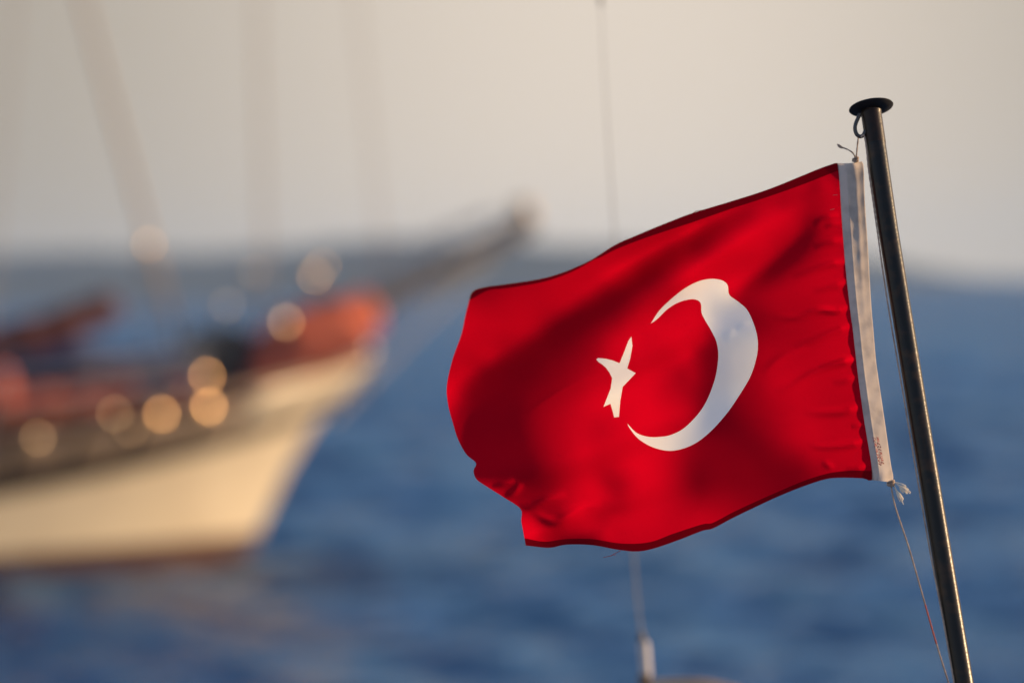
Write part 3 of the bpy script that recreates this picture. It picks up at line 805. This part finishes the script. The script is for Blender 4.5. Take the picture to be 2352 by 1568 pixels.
# ------------------------------------------------------------------ halyard
def build_halyard():
    root = tag(empty('halyard', at(2190, 1600, pole_depth(1600))), 'thin pale cord holding the flag corners and running down along the dark pole', 'rope')
    def twisted(name, pts, r, m, taper=None):
        b = MB()
        c = spline([tuple(p) for p in pts], 0.0022)
        rr = [r * (1 + 0.16 * math.sin(i * 1.7)) for i in range(len(c))]
        if taper: rr = [q * taper(i / (len(c) - 1)) for i, q in enumerate(rr)]
        b.tube(c, rr, 8)
        return b.build(name, m, root)
    hd = lambda y: FOCUS + hoist_depth(y)
    # down line against the pole
    dl = [(1977, 316), (1982, 309.5), (1985, 315), (1989.7, 345), (1994, 389), (2005, 466), (2014, 529), (2031, 650), (2047.7, 755), (2059.3, 821.5), (2077.4, 926.7), (2102, 1074), (2134.7, 1262), (2167.4, 1434), (2190, 1565), (2215, 1720)]
    twisted('down_line', [at(x, y, pole_depth(y) - 0.006) for x, y in dl], 0.00095, M['cord'])
    twisted('upper_tie', [at(x, y, hd(y) - 0.002) for x, y in [(1972, 311), (1970.5, 318), (1968.5, 334), (1966, 361), (1964, 370)]], 0.0009, M['cord'])
    twisted('loose_end', [at(x, y, hd(y) - 0.003) for x, y in [(1964, 366), (1962, 358), (1955, 349), (1942, 342), (1930, 338), (1922, 331)]], 0.00085, M['cord'],
            taper=lambda t: 1.0 if t < .7 else (1 + 1.0 * math.sin((t - .7) / .3 * math.pi) if t < .97 else .4))
    lo = [(2046, 1112), (2048, 1128), (2057, 1168), (2085.6, 1254), (2114, 1352), (2143, 1454), (2163, 1520), (2178, 1568), (2205, 1660)]
    lo3 = spline([tuple(at(x, y, hd(y) - 0.003 - .01 * (y - 1112) / 500)) for x, y in lo], 0.0022)
    i0, i1 = int(len(lo3) * .50), int(len(lo3) * .66)
    for name, seg, m in (('lower_line', lo3[:i0 + 1], M['cord']), ('stained_length', lo3[i0:i1 + 1], M['cord_red']), ('lower_line', lo3[i1:], M['cord'])):
        b = MB(); b.tube(seg, [0.0009 * (1 + .16 * math.sin(i * 1.7)) for i in range(len(seg))], 8); b.build(name, m, root)
    for (x, y, s, d) in ((1964, 367, 1.0, -.004), (2045, 1109, 1.15, -.004)):         # knots: a few tight turns
        b = MB()
        c = at(x, y, hd(y) + d)
        for k in range(3):
            pts = []
            for i in range(15):
                t = 2 * math.pi * i / 14
                pts.append(c + RX * (0.0032 * s * math.cos(t)) + UX * ((k - 1) * 0.0015 * s + 0.0012 * s * math.sin(t + k)) + _F * (0.0032 * s * math.sin(t)))
            b.tube(pts, 0.0010 * s, 8, cap=False)
        b.build('knot', M['cord'], root)
    b = MB(); r_ = random.Random(2)                          # frayed tails of the lower knot
    for (p0, p1, p2, sp) in (((2052, 1107), (2066, 1115), (2083, 1131), 7), ((2051, 1111), (2057, 1124), (2070, 1149), 8), ((2053, 1106), (2068, 1110), (2079, 1116), 3)):
        for k in range(26 if sp > 4 else 8):
            ox, oy, oz = r_.gauss(0, sp * .45), r_.gauss(0, sp * .35), r_.gauss(0, .002)
            ln = 0.75 + .35 * r_.random()
            e = (p1[0] + (p2[0] - p1[0]) * ln + ox, p1[1] + (p2[1] - p1[1]) * ln + oy)
            mid = (p1[0] + ox * .15, p1[1] + oy * .15)
            b.tube(spline([tuple(at(p0[0], p0[1], hd(1110) - .004)), tuple(at(mid[0], mid[1], hd(1115) - .004 + oz * .3)), tuple(at((mid[0] + e[0]) / 2 + ox * .2, (mid[1] + e[1]) / 2 + oy * .3, hd(1120) - .004 + oz * .7)), tuple(at(e[0], e[1], hd(1130) - .004 + oz))], .002), 0.00048, 5)
    b.build('frayed_end', M['fray'], root)
build_halyard()

# ------------------------------------------------------------------ whip antenna and the rail it stands on
def build_antenna():
    D = 6.3
    base = at(1478, 1640, D)
    root = tag(empty('whip_antenna', base), 'slim pale whip antenna on a short white mount, blurred behind the flag', 'antenna')
    wh = mat('antenna_fibreglass', (0.20, 0.19, 0.19), 0.5)
    sc_ = D / FP
    pts = [(1371, -160), (1378, -20), (1392, 250), (1412, 560), (1440, 1000), (1456, 1290), (1472, 1462)]
    c = spline([tuple(at(x, y, D)) for x, y in pts], 0.02)
    b = MB(); b.tube(c, [(0.75 + 2.2 * (i / len(c)) ** 1.2) * sc_ for i in range(len(c))], 10); b.build('whip', wh, root)
    b = MB(); b.tube([at(1379, -8, D), at(1380, 14, D)], 4.5 * sc_, 10); b.build('joint', wh, root)
    b = MB(); b.tube([at(1472, 1450, D), at(1473, 1462, D), at(1475, 1474, D)], [5 * sc_, 8 * sc_, 8 * sc_], 16); b.build('collar', mat('brown_plastic', (0.10, 0.08, 0.06), 0.5), root)
    b = MB(); b.tube([at(1477, 1474, D), at(1483, 1548, D)], 13 * sc_, 20); b.build('ferrule', mat('white_plastic', (0.50, 0.47, 0.46), 0.45), root)
    b = MB(); b.tube([at(1480, 1546, D), at(1486, 1640, D)], 15 * sc_, 20); b.build('foot', mat('brown_fitting', (0.13, 0.085, 0.055), 0.5), root)
    rail = tag(empty('handrail', at(1560, 1600, D)), 'varnished wooden rail just showing at the bottom edge beside the antenna mount', 'rail')
    b = MB(); c = spline([tuple(at(x, y, D)) for x, y in [(1500, 1577), (1540, 1575), (1590, 1574), (1630, 1578), (1700, 1594)]], .01)
    wd = mat('rail_wood', (0.42, 0.30, 0.19), 0.45, noise=((0.30, 0.20, 0.12), 20, .4, .7))
    b.tube(c, 18 * sc_, 16); b.build('rail', wd, rail)
    b = MB(); b.tube([at(1560, 1592, D), at(1566, 2100, D)], 12 * sc_, 16); b.build('post', wd, rail)
build_antenna()

# ------------------------------------------------------------------ gulet
def build_boat():
    A = R(26)
    px0 = (560, 1297)
    d = at(px0[0], px0[1], 1.0) - C0
    t = -CAM_H / d.z
    org = C0 + d * t
    H = Vector((math.cos(A), math.sin(A), 0)); P = Vector((-math.sin(A), math.cos(A), 0))
    root = tag(empty('sailing_boat', org, (0, 0, A)), 'white wooden sailing boat with a long bowsprit, far out of focus left of the flag', 'boat')
    LW = WM(root)
    def px(x, y, yl=0.0):
        """world point where the pixel's ray meets the boat's fore-and-aft plane yl metres to port of its centreline"""
        dd = at(x, y, 1.0) - C0
        q = org + P * yl
        return C0 + dd * ((q - C0).dot(P) / dd.dot(P))
    def W(x, y, z): return LW @ Vector((x, y, z))
    stem_z = [-.6, 0, .5, 1.0, 1.5, 1.9, 2.14, 2.45, 2.8]; stem_x = [-.45, 0, .25, .52, .87, 1.25, 1.5, 1.68, 1.76]
    def stem(z): return float(np.interp(z, stem_z, stem_x))
    def zs(x): return 1.12 + .64 * (max(0, x + 6) / 7.1) ** 2
    def zt(x): return zs(x) + .42 + .02 * (max(0, x + 6) / 7.7) ** 2
    def hb(tt, z):
        B = 1.75 + .42 * max(z, -.3); tau = 2.5 - .55 * max(0, min(z, 2.4)) / 1.2
        end = 1 - .35 * max(0, (tt - 8) / 5) ** 2
        return (.035 + B * (1 - math.exp(-(tt / tau) ** 0.95))) * end
    ts = np.concatenate([np.linspace(0, 1, 14), np.linspace(1.15, 5, 22), np.linspace(5.6, 13, 14)])
    def pt(tt, z, side, out=0.0):
        x = stem(z) * math.exp(-tt / 2.2) - tt
        return W(x, side * (hb(tt, z) + out), z)
    def xat(tt, z): return stem(z) * math.exp(-tt / 2.2) - tt
    def line(f, side, out=0.0): return [pt(tt, f(xat(tt, 1.8)), side, out) for tt in ts]
    white = mat('hull_paint', (0.58, 0.51, 0.38), 0.35, 0, 0.5, noise=((0.50, 0.43, 0.32), 1.5, .5, .8))
    brown = mat('varnished_wood', (0.16, 0.085, 0.045), 0.35, 0, 0.5, noise=((0.10, 0.05, 0.028), 6, .4, .7))
    dark = mat('dark_wood', (0.022, 0.013, 0.008), 0.5)
    boot = mat('boot_paint', (0.062, 0.022, 0.017), 0.5)
    def skin(name, z0, z1, rows, m, out=0.0, tmin=0, tmax=99, both=True):
        b = MB()
        tl = [q for q in ts if tmin <= q <= tmax]
        for side in ((-1, 1) if both else (-1,)):
            V, F = [], []
            for tt in tl:
                xx = xat(tt, 1.8)
                a, c = z0(xx), z1(xx)
                for j in range(rows + 1):
                    V.append(pt(tt, a + (c - a) * j / rows, side, out))
            for i in range(len(tl) - 1):
                for j in range(rows):
                    k = i * (rows + 1) + j
                    q = (k, k + 1, k + rows + 2, k + rows + 1)
                    F.append(q if side > 0 else q[::-1])
            b.add(V, F)
        # transom
        return b.build(name, m, root)
    h = skin('hull', lambda x: .36, lambda x: zs(x), 14, white)
    skin('boot_top', lambda x: -.6, lambda x: .36, 4, boot, 0.004)
    # bulwark: white planks forward, brown panels aft
    bw = skin('bow_bulwark', lambda x: zs(x) + .05, lambda x: zt(x), 5, white, 0.0, 0, 1.16)
    md = bw.modifiers.new('thickness', 'SOLIDIFY'); md.thickness = .05
    bw = skin('side_bulwark', lambda x: zs(x) + .05, lambda x: zt(x) - .12, 4, mat('weathered_panel', (0.26, 0.19, 0.13), 0.5, noise=((0.14, 0.10, 0.07), 3, .4, .7)), 0.0, 1.1, 99)
    md = bw.modifiers.new('thickness', 'SOLIDIFY'); md.thickness = .05
    b = MB()
    for side in (-1, 1): b.tube(line(lambda x: zs(x) + .01, side, .04), .07, 8)
    b.build('rubbing_strake', dark, root)
    skin('dark_sheer_band', lambda x: zs(x) - .14 - .025 * min(5, max(0, 1 - x)), lambda x: zs(x) + .09 + .03 * min(5, max(0, 1 - x)), 3, dark, 0.025, 0.25)  # dark band along the strake, wider aft
    b = MB()
    for side in (-1, 1): b.tube(line(lambda x: zt(x) + .03, side, .0), .055, 8)
    b.build('cap_rail', brown, root)
    # deck and transom
    V, F = [], []
    for tt in ts:
        z = zs(xat(tt, 1.8)) - .03
        V += [pt(tt, z, -1, -.03), pt(tt, z, 1, -.03)]
    for i in range(len(ts) - 1): F.append((2*i, 2*i+2, 2*i+3, 2*i+1))
    b = MB(); b.add(V, F); b.build('deck', mat('deck_teak', (0.20, 0.13, 0.08), 0.6, noise=((0.13, 0.08, 0.05), 5, .4, .7)), root)
    zz = np.linspace(-.6, zt(-13) - .1, 8)
    V, F = [], []
    for z in zz: V += [pt(ts[-1], z, -1), pt(ts[-1], z, 1)]
    for i in range(len(zz) - 1): F.append((2*i, 2*i+1, 2*i+3, 2*i+2))
    b = MB(); b.add(V, F); b.build('transom', white, root)
    # stanchions along the side bulwark
    for tt in np.arange(1.6, 9.5, .62):
        xx = xat(tt, 1.8)
        b = MB(); b.tube([pt(tt, zs(xx) + .02, -1, .045), pt(tt, zt(xx) + .02, -1, .045)], .045, 8); b.build('stanchion', dark, root)
    # bowsprit with walkway, end fitting, bobstay
    p0, p1 = px(800, 730), px(1222, 515)
    gw = mat('grey_spar', (0.13, 0.12, 0.115), 0.6)
    b = MB(); b.tube([p0, p0.lerp(p1, .5), p1], [.15, .13, .10], 14)
    b.build('bowsprit', gw, root)
    b = MB(); dv = (p1 - p0).normalized()
    rot = Matrix((dv, P, dv.cross(P))).transposed().to_4x4()
    b.box(p0.lerp(p1, .52) + Vector((0, 0, .09)), ((p1 - p0).length * .86, .62, .05), rot, .01)
    b.build('walkway', gw, root)
    tipm = mat('lit_fitting', (0.40, 0.29, 0.19), 0.4)
    b = MB(); b.lathe([(0, -.16), (.1, -.14), (.14, -.04), (.14, .06), (.09, .14), (0, .16)], p1 + Vector((-.1, 0, .12)), (0, 0, 1), 20); b.build('furling_drum', tipm, root)
    b = MB(); b.tube([px(1150, 560), px(760, 960)], .035, 8); b.build('bobstay', mat('galvanised_chain', (0.45, 0.44, 0.43), 0.5), root)
    M['steel'] = mat('rail_steel', (0.35, 0.34, 0.33), 0.35, 0.6)
    # rails beside the walkway
    b = MB()
    for s in (-.3, .3):
        q0, q1 = p0 + P * s + Vector((0, 0, .50)), p0.lerp(p1, .8) + P * s * .6 + Vector((0, 0, .34))
        b.tube([q0, q1], .018, 8)
        for k in range(5):
            f = k / 4
            b.tube([p0.lerp(p1, .04 + .74 * f) + P * s * .95 + Vector((0, 0, .17)), q0.lerp(q1, .05 + .9 * f)], .014, 8)
    b.build('pulpit_rail', M['steel'], root)
    # spars and stays rising out of the picture
    spar = mat('mast_wood', (0.30, 0.22, 0.16), 0.5)
    def ext(a, b_, k): return a + (b_ - a) * k
    for name, q0, q1, r0, r1, k, m in (
        ('mast', (412, 800), (190, 0), .040, .030, 1.6, spar),
        ('mast', (618, 860), (590, 0), .022, .017, 1.7, spar),
        ('forestay', (893, 740), (818, 0), .014, .013, 1.7, spar),
        ('backstay', (-40, 900), (35, 0), .015, .015, 1.6, spar)):
        a, c = px(*q0), px(*q1)
        b = MB(); b.tube([a, a.lerp(ext(a, c, k), .5), ext(a, c, k)], [r0, (r0 + r1) / 2, r1], 14); b.build(name, m, root)
    # deckhouse, low and dark blue-grey, well aft of the bow
    b = MB(); c = px(110, 900, .1)
    rotA = Matrix.Rotation(A, 4, 'Z')
    b.box(c + Vector((-.2, 0, -.15)) , (3.2, 2.2, 1.0), rotA, .06); b.build('deckhouse', mat('deckhouse_paint', (0.060, 0.066, 0.10), 0.6), root)
    # guard rail along the side deck, posts joined by two tubes
    b = MB()
    for hgt in (.30, .58):
        b.tube([pt(tt, zt(xat(tt, 1.8)) + hgt, -1, -.02) for tt in np.linspace(1.9, 9.5, 30)], .016, 8)
    rail_ = b.build('guard_rail', M['steel'], root)
    for tt in np.arange(1.9, 9.6, .95):
        b = MB(); b.tube([pt(tt, zt(xat(tt, 1.8)) - .05, -1, -.02), pt(tt, zt(xat(tt, 1.8)) + .6, -1, -.02)], .020, 8); b.build('rail_post', M['steel'], rail_)
    # anchor windlass
    b = MB(); c = px(500, 840, -.2)
    b.box(c + Vector((0, 0, -.12)), (.75, 1.0, .62), rotA, .05)
    b.tube([c + P * -.45 + Vector((0, 0, .22)), c + P * .45 + Vector((0, 0, .22))], .22, 16)
    b.build('windlass', mat('black_iron', (0.016, 0.016, 0.02), 0.5), root)
    # added metal discs, turned to throw sun glints at the camera
    Hf = (SUN + (C0 - org).normalized()).normalized()
    bm_ = mat('polished_brass', (0.78, 0.52, 0.28), 0.36, 1.0)
    cm_ = mat('polished_chrome', (0.80, 0.80, 0.82), 0.36, 1.0)
    body = mat('glint_backing', (0.10, 0.09, 0.085), 0.5)
    dull = mat('dim_brass', (0.42, 0.33, 0.24), 0.36, 1.0)  # darker brass so these glints come out dimmer
    grey = mat('dull_chrome', (0.26, 0.26, 0.27), 0.36, 1.0)
    def side_px(x, y, gap):
        yl = -1.5
        for _ in range(8):
            q = LW.inverted() @ px(x, y, yl)
            yl = -(hb(max(0.05, -q.x + .6), q.z) + gap)
        return px(x, y, yl)
    for (x, y, yl, rad, mm) in ((585, 625, -.3, .036, grey), (722, 632, -.2, .045, dull), (740, 612, -.1, .036, dull), (340, 560, -.2, .042, dull), (474, 862, None, .048, bm_), (478, 932, None, .062, bm_), (370, 950, None, .052, bm_),
                                (655, 738, -.9, .055, dull), (520, 700, -.5, .036, grey), (850, 800, -.25, .040, grey), (262, 950, None, .038, dull), (86, 1005, None, .040, dull), (300, 985, None, .030, dull), (10, 880, -1.9, .045, dull), (800, 850, None, .045, dull)):
        c = side_px(x, y, .10) if yl is None else px(x, y, yl)
        Rc = rad * 3.2
        hgt = Rc - math.sqrt(Rc * Rc - rad * rad)
        b = MB(); b.lathe([(0, -.10), (rad * .7, -.09), (rad * 1.05, -.02), (rad * 1.05, 0)], c, Hf, 20)
        glint = b.build('glint_disc', body, root)
        b = MB(); b.lathe([(rad, 0)] + [(rad * q, (math.sqrt(Rc * Rc - (rad * q) ** 2) - (Rc - hgt))) for q in (.8, .6, .4, .2, 0.0)], c, Hf, 24)
        b.build('lens', mm, glint)  # convex face of the added reflector, aimed to make the glint
        b = MB(); lowz = zs((root.matrix_world.inverted() @ c).x if False else (LW.inverted() @ c).x)
        if c.z > lowz + .1 and x < 1000 and yl is not None:
            b.tube([c - Hf * .08, Vector((c.x, c.y, lowz - .05)) - Hf * .08], .018, 8); b.build('bracket', body, glint)
    # ---- loose gear on deck: things of their own
    def gear(name, label, cat, pts, rads, m, yl, n=16, flat=1.0):
        """a soft lumpy roll lying along pixel points"""
        b = MB(); c = spline([tuple(px(x, y, yl)) for x, y in pts], .05)
        rr = np.interp(np.linspace(0, 1, len(c)), np.linspace(0, 1, len(rads)), rads)
        rr = [float(q * (1 + .06 * math.sin(i * .7) + .05 * math.sin(i * 2.3))) for i, q in enumerate(rr)]
        b.tube(c, rr, n)
        mid = c[len(c) // 2]
        o = MB(); o.v = [Vector(v) for v in b.v]; o.f = b.f
        org_ = Vector((mid[0], mid[1], min(v.z for v in b.v)))
        ob = link(name, [v - org_ for v in b.v], b.f, m); ob.location = org_
        return tag(ob, label, cat)
    orange = mat('orange_canvas', (0.62, 0.13, 0.06), 0.8, noise=((0.26, 0.030, 0.022), 2.6, .46, .60))
    redc = mat('red_brown_canvas', (0.30, 0.060, 0.035), 0.85, noise=((0.42, 0.11, 0.06), 4, .45, .7))
    navy = mat('navy_tarp', (0.022, 0.028, 0.075), 0.7)
    mar = mat('maroon_awning', (0.095, 0.026, 0.022), 0.85, noise=((0.06, 0.02, 0.022), 4, .4, .7))
    gear('sail_bundle', 'orange-red canvas bundle piled inside the bow of the white boat', 'sail', [(585, 830), (660, 795), (760, 755), (852, 712)], [.20, .36, .33, .22], orange, -.55)
    gear('sail_bundle', 'dark red canvas roll lying under the orange bundle along the bow bulwark', 'sail', [(570, 870), (660, 845), (760, 805), (840, 770)], [.12, .17, .17, .12], redc, -.85)
    gear('seat_cushion', 'red-brown cushion row along the rail of the white boat, lower left', 'cushion', [(-120, 935), (0, 930), (150, 922), (310, 905)], [.16, .17, .17, .14], redc, -1.55)
    gear('tarpaulin', 'dark navy tarpaulin folded over the deckhouse of the white boat', 'tarpaulin', [(60, 850), (130, 838), (200, 838), (290, 848)], [.14, .22, .22, .16], navy, -1.1)
    gear('awning_roll', 'dull maroon rolled awning sloping above the deck of the white boat', 'awning', [(-60, 800), (30, 780), (150, 745), (262, 700)], [.16, .19, .19, .15], mar, -.7)
    gear('seat_cushion', 'small dark red cushion standing by the rail between the sun glints', 'cushion', [(392, 905), (410, 893), (428, 890)], [.09, .12, .09], redc, -1.45)
    gear('fender', 'orange fender hanging at the far left edge of the boat rail', 'fender', [(2, 845), (4, 900), (6, 955)], [.09, .15, .09], orange, -1.85)
    # dark chest on the side deck
    b = MB(); c = px(350, 868, -.9)
    b.box((0, 0, .22), (.85, .55, .44), None, .03); b.box((0, 0, .47), (.90, .60, .06), None, .02)
    ch = link('deck_chest', b.v, b.f, navy, None, False); ch.location = (c.x, c.y, c.z - .22); ch.rotation_euler = (0, 0, A)
    tag(ch, 'dark chest on the side deck between the deckhouse and the windlass', 'chest')
    return root
build_boat()

# ------------------------------------------------------------------ haze
def build_haze():
    m = bpy.data.materials.new('haze_air'); m.use_nodes = True
    t = m.node_tree; t.nodes.clear()
    o = N(t, 'ShaderNodeOutputMaterial'); v = N(t, 'ShaderNodeVolumePrincipled')
    v.inputs['Color'].default_value = (0.50, 0.70, 1.0, 1)
    v.inputs['Density'].default_value = HAZE
    v.inputs['Anisotropy'].default_value = 0.2
    t.links.new(v.outputs[0], o.inputs['Volume'])
    b = MB(); b.box((0, 5000, 90), (12000, 11400, 190))
    tag(link('haze', b.v, b.f, m, None, False), kind='stuff')
HAZE = 0.00005
build_haze()
